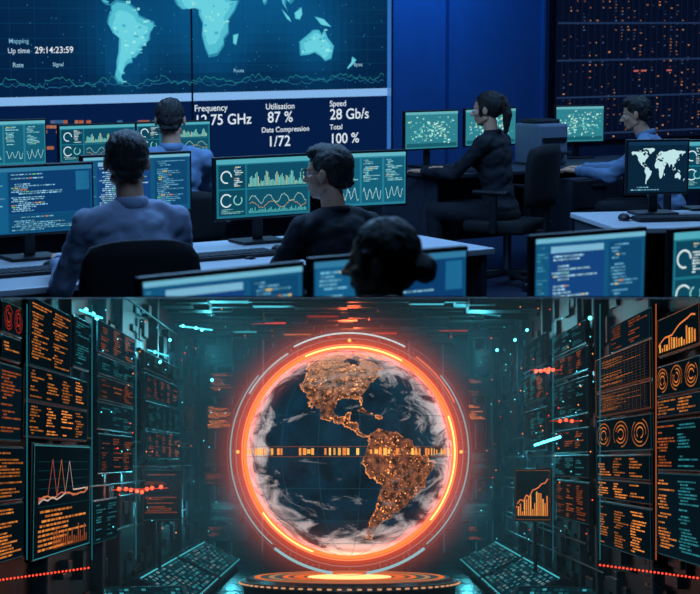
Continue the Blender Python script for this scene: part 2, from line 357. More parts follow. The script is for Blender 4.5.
def hair_mesh(kind):
    P=[('e',(0,-.022,.042),(.085,.095,.084)),('e',(0,-.05,.005),(.077,.062,.066))]
    if kind=='short':
        P+=[('e',(0,.02,.095),(.06,.055,.034)),('e',(-.03,.05,.09),(.03,.03,.028)),('c',(-.08,.005,.02),(-.079,.01,0),.008,.006),('c',(.08,.005,.02),(.079,.01,0),.008,.006),('c',(-.035,-.082,-.045),(.035,-.082,-.045),.02,.02)]
    elif kind=='bun':
        P+=[('e',(0,-.025,.035),(.086,.095,.088)),('e',(0,-.05,-.02),(.072,.058,.066)),('e',(0,-.125,-.025),(.042,.038,.042)),('c',(0,-.09,-.02),(0,-.12,-.025),.03,.026),('c',(-.08,.02,.03),(-.075,.03,-.03),.018,.014),('c',(.08,.02,.03),(.075,.03,-.03),.018,.014)]
    elif kind=='pony':
        P+=[('e',(0,-.028,.035),(.088,.098,.092)),('e',(0,-.1,.06),(.04,.04,.04)),('c',(0,-.12,.05),(0,-.14,-.04),.032,.034),('c',(0,-.14,-.04),(0,-.12,-.16),.034,.016),('c',(-.078,.02,.02),(-.07,.03,-.03),.018,.012),('c',(.078,.02,.02),(.07,.03,-.03),.018,.012)]
    m=blob(P,.005,2)
    no=[v.normal.copy() for v in m.vertices]
    for v,n in zip(m.vertices,no):
        c=v.co; v.co=c+n*.004*noise.noise(Vector((c.x*60,c.y*25,c.z*25)))+n*.0035*noise.noise(Vector((c.x*130,c.y*50,c.z*40)))
    return m
HAIR={k:hair_mesh(k) for k in ('short','bun','pony')}
def ik(Sx,Tg,a,bL,pole):
    d=Tg-Sx; L=min(d.length,a+bL-.005); dn=d.normalized(); Tg=Sx+dn*L
    x=(a*a-bL*bL+L*L)/(2*L); h=math.sqrt(max(a*a-x*x,0)); p=pole-dn*pole.dot(dn); p.normalize()
    return Sx+dn*x+p*h,Tg
def person(name,x,y,yaw,shirt,hair='short',hyaw=0,hpitch=0,lean=.08,dz=0,lh=(-.17,.46,.80),rh=(.17,.46,.80),glasses=False,female=False,k=1.0,side=0,collar=False,hroll=0,sw=1.0):
    b=B(name); M=T(x,y,dz)@Rz(yaw)@Matrix.Scale(k,4)
    f=.88 if female else sw
    Lm=T(0,0,.5)@Matrix.Rotation(side,4,'Y')@Rx(-lean)@T(0,0,-.5)
    def l(p): return Lm@Vector(p)
    E=Rx(-lean)
    P=[('e',(0,0,.53),(.17,.13,.11)),('e',l((0,0,.64)),(.155*f,.112,.13),E),('e',l((0,.0,.77)),(.16*f,.116,.14),E),('e',l((0,.0,.89)),(.178*f,.12,.13),E),('e',l((0,-.005,.97)),(.18*f,.1,.085),E)]
    if female: P+=[('e',l((-.07,.09,.87)),(.06,.05,.06),E),('e',l((.07,.09,.87)),(.06,.05,.06),E)]
    for s in (-1,1):
        P.append(('c',l((0,-.01,1.04)),l((s*.155*f,-.005,1.0)),.05,.055))
        P.append(('e',l((s*.185*f,0,.985)),(.064,.064,.064)))
    wr=[]
    for s,hnd in ((-1,lh),(1,rh)):
        sh=l((s*.19*f,0,.98)); el,w=ik(sh,Vector(hnd),.29,.25,Vector((s*.4,-.25,-.9)))
        P+=[('c',sh,el,.06*f,.05*f),('c',el,w,.05*f,.036*f)]; wr.append((s,el,w))
    body=blob(P,.012,4,.008); b.me(body,shirt,M=M)
    Q=[('e',(0,0,.5),(.175,.14,.095))]
    for s in (-1,1):
        kn=Vector((s*.12,.44,.51)); an=Vector((s*.12,.42,.1))
        Q+=[('c',(s*.09,.02,.5),kn,.088,.062),('c',kn,an,.06,.042)]
        b.me(blob([('c',an+Vector((0,-.02,-.045)),an+Vector((0,.15,-.06)),.042,.035),('c',an,an+Vector((0,0,-.04)),.04,.042)],.012,3),m_shoe,M=M)
    b.me(blob(Q,.014,5,.004),m_pants,M=M)
    hc=l((0,.02,1.215))
    b.me(blob([('c',l((0,-.005,1.0)),hc+Vector((0,-.02,-.07)),.058*f,.054*f)],.008,2),m_skin,M=M)
    cm=M@T(*l((0,-.006,1.062)))@E@Matrix.Rotation(math.pi/2,4,'X')
    b.torus(.06*f,.011,shirt,M=cm,n=28,m=8,rz=.024 if collar else .014)
    HM=M@T(*hc)@Rz(hyaw)@Rx(hpitch)@Matrix.Rotation(hroll,4,'Y')
    b.me(HEAD,m_skin,M=HM); b.me(HAIR[hair],m_hair,M=HM)
    for s in (-1,1):
        b.sph((s*.03,.077,.0),.0115,m_white,M=HM); b.sph((s*.03,.0865,.0),.0045,m_black,M=HM)
        b.cyl((s*.015,.088,.021),(s*.046,.08,.023),.003,.003,m_hair,M=HM,n=6)
    if glasses:
        for s in (-1,1):
            b.torus(.023,.0026,m_black,M=HM@T(s*.031,.098,0),n=24,m=6)
            b.cyl((s*.054,.098,.004),(s*.088,-.01,.008),.003,.003,m_black,M=HM,n=6)
        b.cyl((-.009,.1,.004),(.009,.1,.004),.002,.002,m_black,M=HM,n=6)
    for s,el,w in wr:
        d=(w-el).normalized(); d=Vector((d.x,d.y,d.z*.35)).normalized(); z=Vector((0,0,1)); z=(z-d*z.dot(d)).normalized(); xx=d.cross(z)
        HMx=Matrix((( xx.x,d.x,z.x,w.x),(xx.y,d.y,z.y,w.y),(xx.z,d.z,z.z,w.z),(0,0,0,1)))
        if s<0: HMx=HMx@Matrix.Diagonal((-1,1,1,1))
        b.me(HAND,m_skin,M=M@HMx@T(0,.01,0)@Matrix.Scale(.97 if female else 1.05,4))
        b.cyl(w-d*.03,w+d*.004,.039*f,.037*f,shirt,M=M,n=16)
    return b.finish()
# ================================================================== UPPER CONTROL ROOM
dv=Vector((math.cos(TH),math.sin(TH),0)); nv=Vector((math.sin(TH),-math.cos(TH),0))
W0=W(0,20,17.0); W0.z=0
def wp(s,z,off=0): return W0+dv*s+Vector((0,0,z))+nv*off
def wuv(u,v):
    p=hitU(u,v,W0,nv); return (p-W0).dot(dv),p.z
WM=T(*W0)@Rz(TH)
b=B('floor'); b.box((2,12,-.02),(34,34,.04),m_floor); b.finish()
b=B('wall_back'); b.box((4,.11,1.7),(26,.2,3.4),m_wall,M=WM)
b.finish()
b=B('trim_1'); b.box((4,-.005,.06),(26,.02,.12),m_deskd,M=WM); 
b.finish()
b=B('ceiling'); b.box((2,14,3.45),(34,26,.1),m_ceil); b.finish()
s385,_=wuv(386,60); s187,_=wuv(187,60)
b=B('trim_2')
for u in (447,541):
    s,_=wuv(u,60); b.box((s,-.03,1.7),(.03,.06,3.4),m_wall,M=WM)
b.finish()
b=B('video_wall_display')
zl=wuv(385,92)[1]; zt=3.0; zb=wuv(200,157)[1]
sl=-1.2
b.box(((sl+s385)/2,-.05,(zt+zb)/2),(s385-sl+.06,.08,zt-zb+.06),m_black,M=WM)
def wq(s0,z0,s1,z1,col,l=0,mat=G_UI): 
    e=-.095-.003*l
    b.face([(s0,e,z0),(s1,e,z0),(s1,e,z1),(s0,e,z1)],mat,col,WM)
nx,nz=60,20
zm0=zl+.05
sSA,zSA=wuv(125,60); sAU,zAU=wuv(312,48)
ks=(sAU-sSA)/(134+60); zE=wuv(200,15)[1]; kz=(zE-wuv(133,86)[1])/55*.97
cent=[(sSA+(lo+60)*ks,zE+la*kz,r) for lo,la,r in ((-60,-15,.42),(20,5,.5),(90,20,.55),(134,-25,.36),(-64,-40,.2),(25,-20,.35))]
for i in range(nx):
    for j in range(nz):
        a=sl+(s385-sl)*i/nx; c=sl+(s385-sl)*(i+1)/nx; z0=zm0+(zt-zm0)*j/nz; z1=zm0+(zt-zm0)*(j+1)/nz
        t=.45*math.exp(-(((a-2.5)/2.0)**2+((z0-2.25)/.7)**2))+.55*min(1,sum(math.exp(-(((a+c)/2-x)**2+((z0+z1)/2-z)**2)/r**2) for x,z,r in cent))
        wq(a,z0,c,z1,tuple(x+(y-x)*t for x,y in zip(S(4,32,66),S(10,88,138))),0,G_BG)
wq(sl,zb,s385,zl-.03,S(5,28,68),0,G_BG)
wq(sl,zl-.035,s385,zl+.045,S(130,180,232),1,G_BG)
wq(s385-.05,zb,s385+.0,zt,S(50,110,185),1,G_BG)
wq(s187-.01,zb,s187+.012,zt,S(3,12,30),2)
for k,pl in LAND.items():
    pts=[(sSA+(lo+60)*ks,-.101,zE+la*kz) for lo,la in pl]
    pts=[(p[0],p[1],min(p[2],zt-.02)) for p in pts]
    b.poly(pts,G_UI,S(44,138,168),WM)
    cx=sum(p[0] for p in pts)/len(pts); cz=sum(p[2] for p in pts)/len(pts)
    b.poly([(cx+(p[0]-cx)*.94,-.104,cz+(p[2]-cz)*.94) for p in pts],G_UI,S(82,188,208),WM)
    b.poly([(cx+(p[0]-cx)*.75,-.106,cz+(p[2]-cz)*.75) for p in pts],G_UI,S(104,208,222),WM)
    if k in('AF','SA','EU','AU','NA'):
        for i in range(90):
            x=cx+R.gauss(0,.22); z=cz+R.gauss(0,.25); lo=(x-sSA)/ks-60; lt=(z-zE)/kz
            ins=False; n=len(pl); jj=n-1
            for ii in range(n):
                xi,yi=pl[ii];xj,yj=pl[jj]
                if (yi>lt)!=(yj>lt) and lo<(xj-xi)*(lt-yi)/(yj-yi)+xi: ins=not ins
                jj=ii
            if ins and z<zt-.1: wq(x,z,x+R.uniform(.012,.05),z+R.uniform(.01,.03),R.choice([S(70,175,200),S(150,230,230),S(120,215,220)]),5)
for i in range(150):
    s_=R.uniform(.2,s385-.1); z_=R.uniform(zm0,2.2); wq(s_,z_,s_+.01,z_+.01,S(40,120,160),2)
for i in range(9):
    z_=zm0+.12+i*.14; wq(sl,z_,s385-.05,z_+.003,S(14,72,110),1)
for i in range(22):
    s_=sl+i*.25; wq(s_,zm0,s_+.003,zt,S(12,62,98),1)
def wline(pts,t,col,l):
    for (x0,y0),(x1,y1) in zip(pts,pts[1:]):
        e=-.095-.003*l; b.face([(x0,e,y0-t),(x1,e,y1-t),(x1,e,y1+t),(x0,e,y0+t)],G_UI,col,WM)
wline([(sl+(s385-sl-.1)*i/160,zm0+.12+.03*math.sin(i*.4)+R.uniform(-.03,.03)) for i in range(161)],.003,S(40,140,140),3)
wline([(sl+(s385-sl-.1)*i/160,zm0+.09+.02*math.sin(i*.23)+R.uniform(-.02,.02)) for i in range(161)],.003,S(35,110,150),3)
def wtext(t,u,v,size,col=S(225,238,250),bold=1):
    s_,z_=wuv(u,v); b.text(t,WM@T(s_,-.112,z_),size,G_UI,col)
wtext('Up time',3,53,.068,S(190,215,235)); wtext('29:14:23:59',30,53,.085,S(225,235,245)); wtext('Mapping',4,43,.06,S(120,180,210)); wtext('Rate',8,67,.06,S(150,200,220)); wtext('Signal',48,66,.05,S(150,200,220)); wtext('Route',228,72,.05,S(130,190,215)); wtext('Bytes',348,66,.05,S(150,200,220))
wtext('Frequency',189,111,.09); wtext('12.75 GHz',189,125,.15); 
wtext('Utilisation',260,109,.085); wtext('87 %',262,122,.155); wtext('Data Compression',256,132,.075); wtext('1/72',262,146,.155)
wtext('Speed',324,106,.085); wtext('28 Gb/s',324,119,.155); wtext('Total',324,129,.075); wtext('100 %',324,143,.15)
for i in range(60):
    u=R.uniform(28,150); v=R.choice([123,128,133,138,143,149]); s_,z_=wuv(u,v); wq(s_,z_,s_+R.uniform(.03,.08),z_+.03,mul(R.choice([S(190,110,80),S(200,130,100),S(60,110,160)]),.7),2)
b.finish()
b=B('server_status_display')
sa=wuv(548,60)[0]; sb=wuv(720,60)[0]; z0=wuv(640,140)[1]; z1=3.0
b.box(((sa+sb)/2,-.05,(z0+z1)/2),(sb-sa,.08,z1-z0),m_black,M=WM)
wq(sa+.03,z0+.03,sb-.03,z1-.03,S(5,13,34),0,G_BG)
for i in range(26):
    s_=sa+.12+i*(sb-sa-.2)/26
    wq(s_,z0+.05,s_+.008,z1-.05,S(14,28,56),1)
    for j in range(46):
        z_=z0+.06+j*.036
        if R.random()<.3+.25*math.sin(i*.9+j*.15): wq(s_+.02,z_,s_+R.uniform(.03,.055),z_+.014,mul(R.choice([S(160,105,72),S(115,80,68),S(60,80,120),S(45,62,100),S(190,130,90)]),R.uniform(.4,1.2)),2)
for j in range(4):
    z_=z0+.1+j*.42; wq(sa+.05,z_,sb-.05,z_+.02,S(30,50,84),3)
for i in range(3):
    s_=wuv(645,60)[0]+R.uniform(-.3,.5); wq(s_,wuv(600,72)[1],s_+.08,wuv(600,70.5)[1],S(190,95,95),4)
b.finish()
def onrow(Yat,xat): return lambda x: Yat+math.tan(TH)*(x-xat)
# --- front desk row
ln=onrow(7.95,-1.36)
p0=Vector((-1.95,ln(-1.95),0))-nv*.16
desk(p0,2.62,.95,TH)
monitor(34,200,7.9,.56,.29,TH,ui_code)
monitor(138,184,8.25,.54,.26,TH,ui_code2)
monitor(264,187,8.5,.51,.275,TH,ui_dash)
monitor(372,179,8.95,.38,.26,TH*.8,ui_table)
kb=W(232,252,8.0); keyboard((kb.x,kb.y,.752),TH)
kb=W(12,276,7.42); keyboard((kb.x,kb.y,.752),TH)
kb=W(284,247,8.15); mouse((kb.x-.02,kb.y,.752),TH)
kb=W(56,264,7.6); mouse((kb.x-.02,kb.y,.752),TH)
# --- back-left row
ln2=onrow(11.2,W(15,140,11.2).x)
p0=Vector((-2.9,ln2(-2.9),0))-nv*.15
desk(p0,3.4,.75,TH,top=m_deskd)
monitor(14,143,11.2,.42,.27,TH,ui_table)
monitor(98,143,11.9,.54,.235,TH,ui_dash)
monitor(174,138,12.4,.56,.21,TH,ui_dash)
# --- back right row
lnr=onrow(12.95,W(431,130,12.95).x)
x0=W(405,170,12.9).x
p0=Vector((x0-.1,lnr(x0-.1),0))-nv*.2
desk(p0,2.3,.75,TH,top=m_deskd)
monitor(432,130,12.95,.46,.26,TH,ui_blobs)
monitor(491,127,13.3,.46,.26,TH,ui_blobs)
monitor(580,124,13.8,.40,.265,TH*.6,ui_blobs)
b=B('printer'); p=W(541,146,13.3); M=T(p.x,p.y,.75)@Rz(TH); h=.30
b.box((0,0,h/2),(.27,.3,h),m_unit,M=M,r=.02); b.box((0,-.155,h*.62),(.22,.02,.03),m_black,M=M); b.box((0,-.19,h*.3),(.2,.1,.02),m_dark,M=M,r=.004); b.box((0,.02,h+.015),(.23,.2,.03),m_dark,M=M,r=.01); b.finish()
b=B('drawer_cabinet'); p=W(575,200,13.2); M=T(p.x,p.y,0)@Rz(TH)
b.box((0,0,.345),(.5,.5,.66),m_deskd,M=M,r=.01)
for i in range(3): b.box((0,-.255,.12+i*.22),(.46,.02,.2),m_dark,M=M,r=.006); b.box((0,-.27,.18+i*.22),(.14,.015,.015),m_metal,M=M)
b.finish()
# --- right desk with map monitor
pR=W(570,212,9.9); desk((pR.x,pR.y,0),2.0,.8,TH*.35)
monitor(658,167,9.75,.34,.275,TH*.35,ui_map,map_=True)
monitor(712,165,10.0,.3,.26,TH*.35,ui_dash)
kb=W(672,216,9.5); keyboard((kb.x,kb.y,.752),TH*.35); kb=W(624,216,9.5); mouse((kb.x,kb.y,.752),0)
# --- nearest row monitors
monitor(226,328,4.56,.49,.28,math.radians(38),ui_code2)
monitor(392,307,4.88,.49,.28,math.radians(31),ui_code)
monitor(591,282,5.3,.41,.28,math.radians(31),ui_code2)
monitor(724,273,5.65,.42,.28,math.radians(31),ui_dash)
# --- people
px=W(131,155,7.1)
person('seated_man',px.x+.03,6.98,TH-.1,m_shirtb,hyaw=-.25,hpitch=-.1,dz=0,lean=.1,lh=(-.17,.40,.8),rh=(.2,.42,.8),k=1.03,collar=True,sw=.95)
chair(px.x-.0,6.88,TH-.25,top=1.0)
px=W(339,170,7.85)
person('seated_man',px.x+.03,7.70,TH+.1,m_shirtk,hyaw=.5,hpitch=-.05,dz=-.1,lean=.14,glasses=True,k=1.03,sw=.92)
chair(px.x+.07,7.64,TH,top=.86)
px=W(178,115,10.4)
person('seated_man',px.x-.03,10.3,TH-.3,m_shirtg,hyaw=-.2,hpitch=-.05,dz=.02,lean=.02,collar=True)
chair(px.x,10.25,TH-.3,top=.86)
px=W(493,112,12.3)
person('seated_woman',px.x+.05,12.25,TH+.5,m_shirtk,hair='pony',hyaw=.2,hpitch=-.1,dz=-.01,lean=.12,female=True,lh=(-.16,.5,.78),rh=(.14,.48,.78))
chair(px.x+.1,12.2,TH+.45,top=.98)
px=W(651,118,12.6)
person('seated_man',px.x+.12,12.5,TH+.65,m_shirtg,hair='short',hyaw=.1,hpitch=-.2,dz=-.02,lean=.32,lh=(-.2,.6,.78),rh=(.1,.62,.78),collar=True)
chair(px.x+.14,12.45,TH+.6,top=.9)
px=W(386,262,4.5)
person('seated_woman',px.x+.05,4.48,TH+.3,m_shirtk,hair='bun',hyaw=.42,hpitch=-.08,dz=.105,lean=.1,female=True,k=.9,hroll=0)
b=B('light_block_sheet',cut=False)  # added thin sheet that keeps light from leaking between the two rooms
Md=Matrix.Translation(CAM)@Rx(-AL)
b.box((0,8.0,-.002),(14,9.0,.002),m_hull2,M=Md); b.finish()
# ================================================================== LOWER HALL (raked)
XW=1.67; ZF=-1.1; ZC=1.42; YB=20.0
AM=S(240,140,65); AM2=S(200,100,50); RD=S(255,70,45); CYL=S(80,220,235); TE=S(30,110,125)
b=B('floor','L'); b.box((0,14.5,ZF-.05),(3.6,13,.1),m_deck)
for y in np.arange(9,20,.9): b.box((0,y,ZF+.002),(3.3,.02,.004),m_hull)
b.finish()
b=B('wall_back','L'); b.box((0,YB+.1,.15),(3.8,.2,2.8),m_hull2)
for i in range(160):
    x=R.uniform(-1.6,1.6); z=R.uniform(-1,1.35); w=R.uniform(.05,.35); h=R.uniform(.04,.3); b.box((x,YB-.03,z),(w,R.uniform(.04,.2),h),R.choice([m_hull,m_hull2]),r=.006,seg=1)
for x in (-1.5,-1.32,1.34,1.52,-.98,.99,-.6,.62):
    b.box((x,YB-.16,.15),(.05,.3,2.6),m_hull2,r=.008,seg=1)
    b.box((x+.03,YB-.32,.15),(.008,.01,2.3),G_UI,mul(TE,R.uniform(.4,1.2)))
b.finish()
b=B('ceiling','L'); b.box((0,14.5,ZC+.06),(3.8,13,.1),m_hull2)
for y in np.arange(15.2,20,.55):
    b.box((0,y,ZC-.03),(3.3,.12,.12),m_hull2,r=.01)
for i in range(130):
    b.box((R.uniform(-1.5,1.5),R.uniform(15,19.8),ZC-.03),(R.uniform(.1,.5),R.uniform(.05,.4),R.uniform(.04,.26)),R.choice([m_hull,m_hull2,m_hull2]),r=.006,seg=1)
b.finish()
b=B('ceiling_light_strip','L')
for (x0,x1,y,col) in ((-.95,-.6,17.2,mul(RD,.7)),(-.4,-.1,16.4,mul(RD,.25)),(.35,.75,17.4,mul(RD,.5)),(.2,.6,18.6,mul(RD,.5)),(-.9,-.4,18.8,mul(AM,.5)),(.9,1.2,18.2,mul(RD,.4)),(-1.2,-.95,18.4,mul(CYL,.5)),(-.25,.2,19.2,mul(RD,.5))):
    b.box(((x0+x1)/2,y,ZC-.1),(x1-x0,.12,.02),m_hull2); b.box(((x0+x1)/2,y-.01,ZC-.115),(x1-x0-.02,.08,.012),G_HOT,col)
b.finish()
for sgn,nm in ((-1,'wall_left'),(1,'wall_right')):
    b=B(nm,'L'); b.box((sgn*(XW+.1),14.2,.15),(.2,12.4,2.7),m_hull2)
    for y in (9.6,11.75,12.6,14.9,17.2):
        b.box((sgn*(XW-.03),y,.15),(.1,.09,2.6),m_hull,r=.01)
    for i in range(260):
        y=R.uniform(9,19.8); z=R.uniform(-1,1.3); b.box((sgn*(XW-.0),y,z),(R.uniform(.03,.12),R.uniform(.05,.4),R.uniform(.02,.2)),R.choice([m_hull,m_hull2]),r=.005,seg=1)
    for i in range(8):
        z=R.uniform(-.9,1.2); b.cyl((sgn*(XW-.09),R.uniform(9,14),z),(sgn*(XW-.09),R.uniform(15,19.5),z),.008,.008,m_hull2,n=8)
    b.finish()
def side_panel(u0,u1,v0,v1,ui,off=.13,name='holographic_readout',frame=True):
    sgn=-1 if u0<350 else 1; xw=sgn*(XW-off)
    def hy(u):
        d=ray(u,450,-BE); return xw/d.x*d.y
    ya,yb=hy(u0),hy(u1); ym=2/(1/ya+1/yb)
    d0=ray((u0+u1)/2,v0,-BE); d1=ray((u0+u1)/2,v1,-BE); zt=d0.z/d0.y*ym; zb=d1.z/d1.y*ym
    w=abs(yb-ya); h=zt-zb
    ang=math.pi/2 if sgn<0 else -math.pi/2
    M=T(xw,(ya+yb)/2,(zt+zb)/2)@Rz(ang)
    b=B(name,'L')
    if frame: b.box((0,.02,0),(w+.03,.03,h+.02),m_hull2,M=M,r=.005,seg=1)
    q=painter(b,w,h,M,e=.003); ui(q,w,h); b.finish()
def bgp(q,c=S(5,16,22)): q(0,0,1,1,c,0,G_UI)
def border(q,col,t=.008):
    q(0,0,1,t,col,1);q(0,1-t,1,1,col,1);q(0,0,t*.5,1,col,1);q(1-t*.5,0,1,1,col,1)
def p_text(q,w,h,n=None,col=AM,dens=.85,k=.9,cyp=.1):
    bgp(q,R.choice([S(5,16,22),S(7,22,30),S(14,13,15)])); border(q,mul(TE,.45)); n=n or max(4,int(h/.016)); c=max(1,int(w/.5))
    for i in range(c):
        x0=.04+i/c*.94; x1=(i+1)/c*.96
        if R.random()<cyp:
            textrows(q,x0,.05,x1,.93,n,mul(CYL,.3),dens,2,.5,0,(.05,.2))
        else: textrows(q,x0,.05,x1,.93,n,mul(col,k*R.uniform(.4,1.1)),dens,2,.5,0,(.03,.12))
def p_bright(q,w,h): p_text(q,w,h,k=1.2)
def p_textd(q,w,h): p_text(q,w,h,col=mul(AM2,.8),dens=.7)
def p_cyan(q,w,h): p_text(q,w,h,col=mul(CYL,.28),dens=.6)
def p_chart(q,w,h):
    bgp(q); border(q,mul(CYL,.35))
    for i in range(6): q(.06,.45+.08*i,.95,.453+.08*i,mul(TE,.4),1)
    for k,c in enumerate((S(210,100,90),S(220,130,70),S(220,190,180))):
        q.line([(.06+.88*i/12,.48+.06*i/12+(.34 if i in (3+2*k,) else 0)+.06*R.random()) for i in range(13)],.008,mul(c,.8))
    for j in range(9):
        textrows(q,.06,.05+.042*j,.95,.09+.042*j,1,mul(AM,.9),1,2,.5,0,(.03,.1))
    for i in range(16): q(.3+.04*i,.05,.315+.04*i,.05+R.uniform(.05,.2),mul(AM2,.6),3)
def p_bars(q,w,h):
    bgp(q); border(q,mul(AM,.35))
    for i in range(15): q(.06+.06*i,.08,.095+.06*i,.12+R.uniform(.1,.6)*(.4+.6*i/15),mul(AM,.9) if i%3 else S(250,180,80),2)
    q.line([(.05+.09*i,.3+.05*i+R.uniform(-.06,.06)) for i in range(11)],.008,S(235,130,70),3)
def p_circ(q,w,h,n=3,col=AM):
    bgp(q); border(q,mul(TE,.5))
    for i in range(n):
        for rr,k in ((1,.4),(.7,.6),(.4,.8)):
            rx=w/(2.5*n)*rr; rz=h*.4*rr; a0=R.random(); 
            pts=[((i+.5)/n+rx/w*math.cos(2*math.pi*(a0+.85*t/30)),.5+rz/h*math.sin(2*math.pi*(a0+.85*t/30))) for t in range(31)]
            q.line(pts,.007,mul(col,k))
def p_circ2(q,w,h): p_circ(q,w,h,2,mul(RD,.6))
def p_grid(q,w,h):
    bgp(q); border(q,mul(AM,.4))
    for i in range(14): q(.05+.066*i,.05,.053+.066*i,.95,mul(TE,.6),1)
    for i in range(12): q(.05,.06+.078*i,.95,.064+.078*i,mul(AM2,.35),1)
    textrows(q,.1,.1,.9,.9,24,mul(AM,.7),.55,2,.4)
for a in ((0,20,305,334,p_circ2),(0,19,338,360,p_text),(27,69,306,370,p_text),(-2,20,366,440,p_textd),(25,87,374,404,p_text),(25,87,407,438,p_bright),(-4,24,448,500,p_text),(-4,24,504,560,p_bright),(34,90,446,552,p_chart),
          (73,88,320,368,p_cyan),(97,134,330,358,p_textd),(98,133,362,378,p_cyan),(98,133,382,402,p_textd),(98,133,406,430,p_cyan),(99,133,436,472,p_textd),(95,118,500,540,p_cyan),(144,178,360,375,p_cyan),(144,178,380,402,p_textd),(146,180,406,430,p_cyan),(146,180,434,458,p_textd),
          (660,702,312,350,p_bars),(612,652,318,345,p_textd),(597,652,350,385,p_grid),(597,652,388,412,p_grid),(658,702,362,392,p_circ),(658,702,396,414,p_text),(597,652,418,450,p_circ),(597,650,456,478,p_text),(597,650,482,500,p_bright),(598,650,506,552,p_bright),(657,702,420,470,p_textd),(657,702,474,560,p_text),
          (553,586,330,350,p_cyan),(553,588,354,375,p_textd),(552,588,382,415,p_cyan),(555,588,430,452,p_textd),(555,588,456,476,p_cyan),(524,546,340,368,p_cyan),(524,546,374,400,p_textd),(524,546,410,450,p_cyan),(556,588,482,520,p_textd)):
    side_panel(*a)
def back_panel(u0,u1,v0,v1,ui):
    y=YB-.35; p=WL((u0+u1)/2,(v0+v1)/2,y); w=(u1-u0)/FPX*y; h=(v1-v0)/FPX*y; M=T(*p)
    b=B('holographic_readout','L'); b.box((0,.03,0),(w+.03,.05,h+.03),m_hull2,M=M,r=.005,seg=1); b.box((0,.14,0),(.06,.2,.06),m_hull2,M=M); q=painter(b,w,h,M,e=.003); ui(q,w,h); b.finish()
for a in ((207,233,405,429,p_bright),(468,486,404,420,p_bright),(205,228,450,466,p_cyan),(205,222,472,484,p_textd),(470,495,450,478,p_cyan),(400,440,318,334,p_textd),(280,330,316,332,p_textd),(236,266,322,338,p_textd),(210,240,500,520,p_cyan),(462,492,500,520,p_cyan),(206,232,345,365,p_cyan),(210,236,372,396,p_textd),(474,492,350,372,p_cyan),(468,494,378,396,p_textd),(208,230,526,540,p_textd),(468,486,526,540,p_textd)): back_panel(*a)
b=B('status_light_cluster','L')
def ycl(u,y): return min(y,1.5*FPX/max(1,abs(u-350)))
def lamp(u,v,y,r,col,k=1):
    p=WL(u,v,ycl(u,y)); b.sph(p,(r,r,r),G_HOT,mul(col,k),sub=1)
def bar(u0,v0,u1,v1,y0,y1,r,col):
    b.cyl(WL(u0,v0,ycl(u0,y0)),WL(u1,v1,ycl(u1,y1)),r,r,G_HOT,n=8,col=col)
for u,v in ((126,489),(131,490),(137,491),(147,489),(152,488),(161,487),(119,489),(142,492)): lamp(u,v,12,.014,RD,5)
for u,v in ((545,370),(541,371),(549,369),(536,371),(553,370),(560,421),(566,420),(572,421),(548,372)): lamp(u,v,12.2,.013,RD,5)
bar(112,490,168,488,12,12,.002,mul(RD,1.2)); bar(530,370,562,370,12.2,12.2,.002,mul(RD,1.2)); bar(550,421,582,421,11.8,11.8,.002,mul(RD,1))  # thin glowing rods paint the horizontal light streaks around the red lamps
for u,v in ((170,340),(196,328),(93,314),(86,310),(97,318),(155,352),(212,380),(497,350),(527,330),(590,318),(202,330),(183,326),(160,362),(515,340)): lamp(u,v,14.5,.014,CYL,6)
for i in range(130):
    u=R.choice([R.uniform(100,230),R.uniform(475,595)]); v=R.uniform(305,540); lamp(u,v,R.uniform(12,19),.005,R.choice([RD,AM,CYL,CYL]),2)
for i in range(40): lamp(R.uniform(215,485),R.uniform(312,338),R.uniform(18.5,19.4),.006,R.choice([RD,RD,CYL]),2)
bar(535,445,560,437,13,12.6,.010,mul(CYL,5)); bar(180,326,212,330,15,16.5,.007,mul(CYL,2)); bar(80,310,102,318,10,10.8,.007,mul(CYL,2)); bar(148,350,168,356,13,14,.006,mul(CYL,1.5)); bar(468,312,500,316,16.5,15.5,.006,mul(TE,2))
for u,y,c in ((92,10.4,mul(TE,.8)),(600,10.7,mul(TE,.8)),(136,12.6,mul(TE,.8)),(553,13.2,mul(TE,.8)),(27,8.4,mul(TE,.8)),(656,8.8,mul(AM2,.6))):
    bar(u,304,u,560,y,y,.003,c)
for i in range(26):
    u=-4+i*3.7; lamp(u,580-12*(u/88),8.0,.005,RD,2.2); lamp(600+i*3.9,565+13*(i/25),8.0,.005,RD,2.2)
b.finish()
def console(sgn,y0,y1,seed):
    R.seed(seed); b=B('control_console','L'); X=lambda x:sgn*x
    prof=[(1.6,ZF),(1.6,-.86),(1.5,-.84),(1.12,-1.02),(1.12,-1.04),(1.16,ZF)]
    vs=[(X(x),y,z) for y in (y0,y1) for x,z in prof]; n=len(prof)
    b.geo(vs,[(i,(i+1)%n,n+(i+1)%n,n+i) for i in range(n)]+[tuple(range(n)),tuple(range(n,2*n))],m_hull)
    A=Vector((X(1.49),0,-.841)); D=Vector((X(1.13),0,-1.018)); nn=Vector((-sgn*.45,0,.9))*.004
    def k(a0,a1,ya,yb,col,l=1,mat=G_UI):
        P=lambda a,y:tuple(A+(D-A)*a+Vector((0,y,0))+nn*l)
        b.face([P(a0,ya),P(a1,ya),P(a1,yb),P(a0,yb)],mat,col)
    k(.02,.98,y0+.03,y1-.03,S(8,36,46))
    nyy=int((y1-y0)/.09)
    for i in range(nyy):
        for j in range(9):
            if R.random()<.7:
                ya=y0+.06+i*.09; k(.06+j*.1,.06+j*.1+.06,ya,ya+.05,mul(R.choice([CYL,TE,TE,CYL,S(180,230,235)]),R.uniform(.15,.6)),2)
    k(-.01,.02,y0,y1,mul(CYL,.8),2); k(.98,1.0,y0,y1,mul(CYL,.7),2)
    b.finish()
console(-1,12.9,15.6,3); console(-1,15.8,18.6,5); console(1,12.9,15.6,7); console(1,15.8,18.6,9)
R.seed(21)
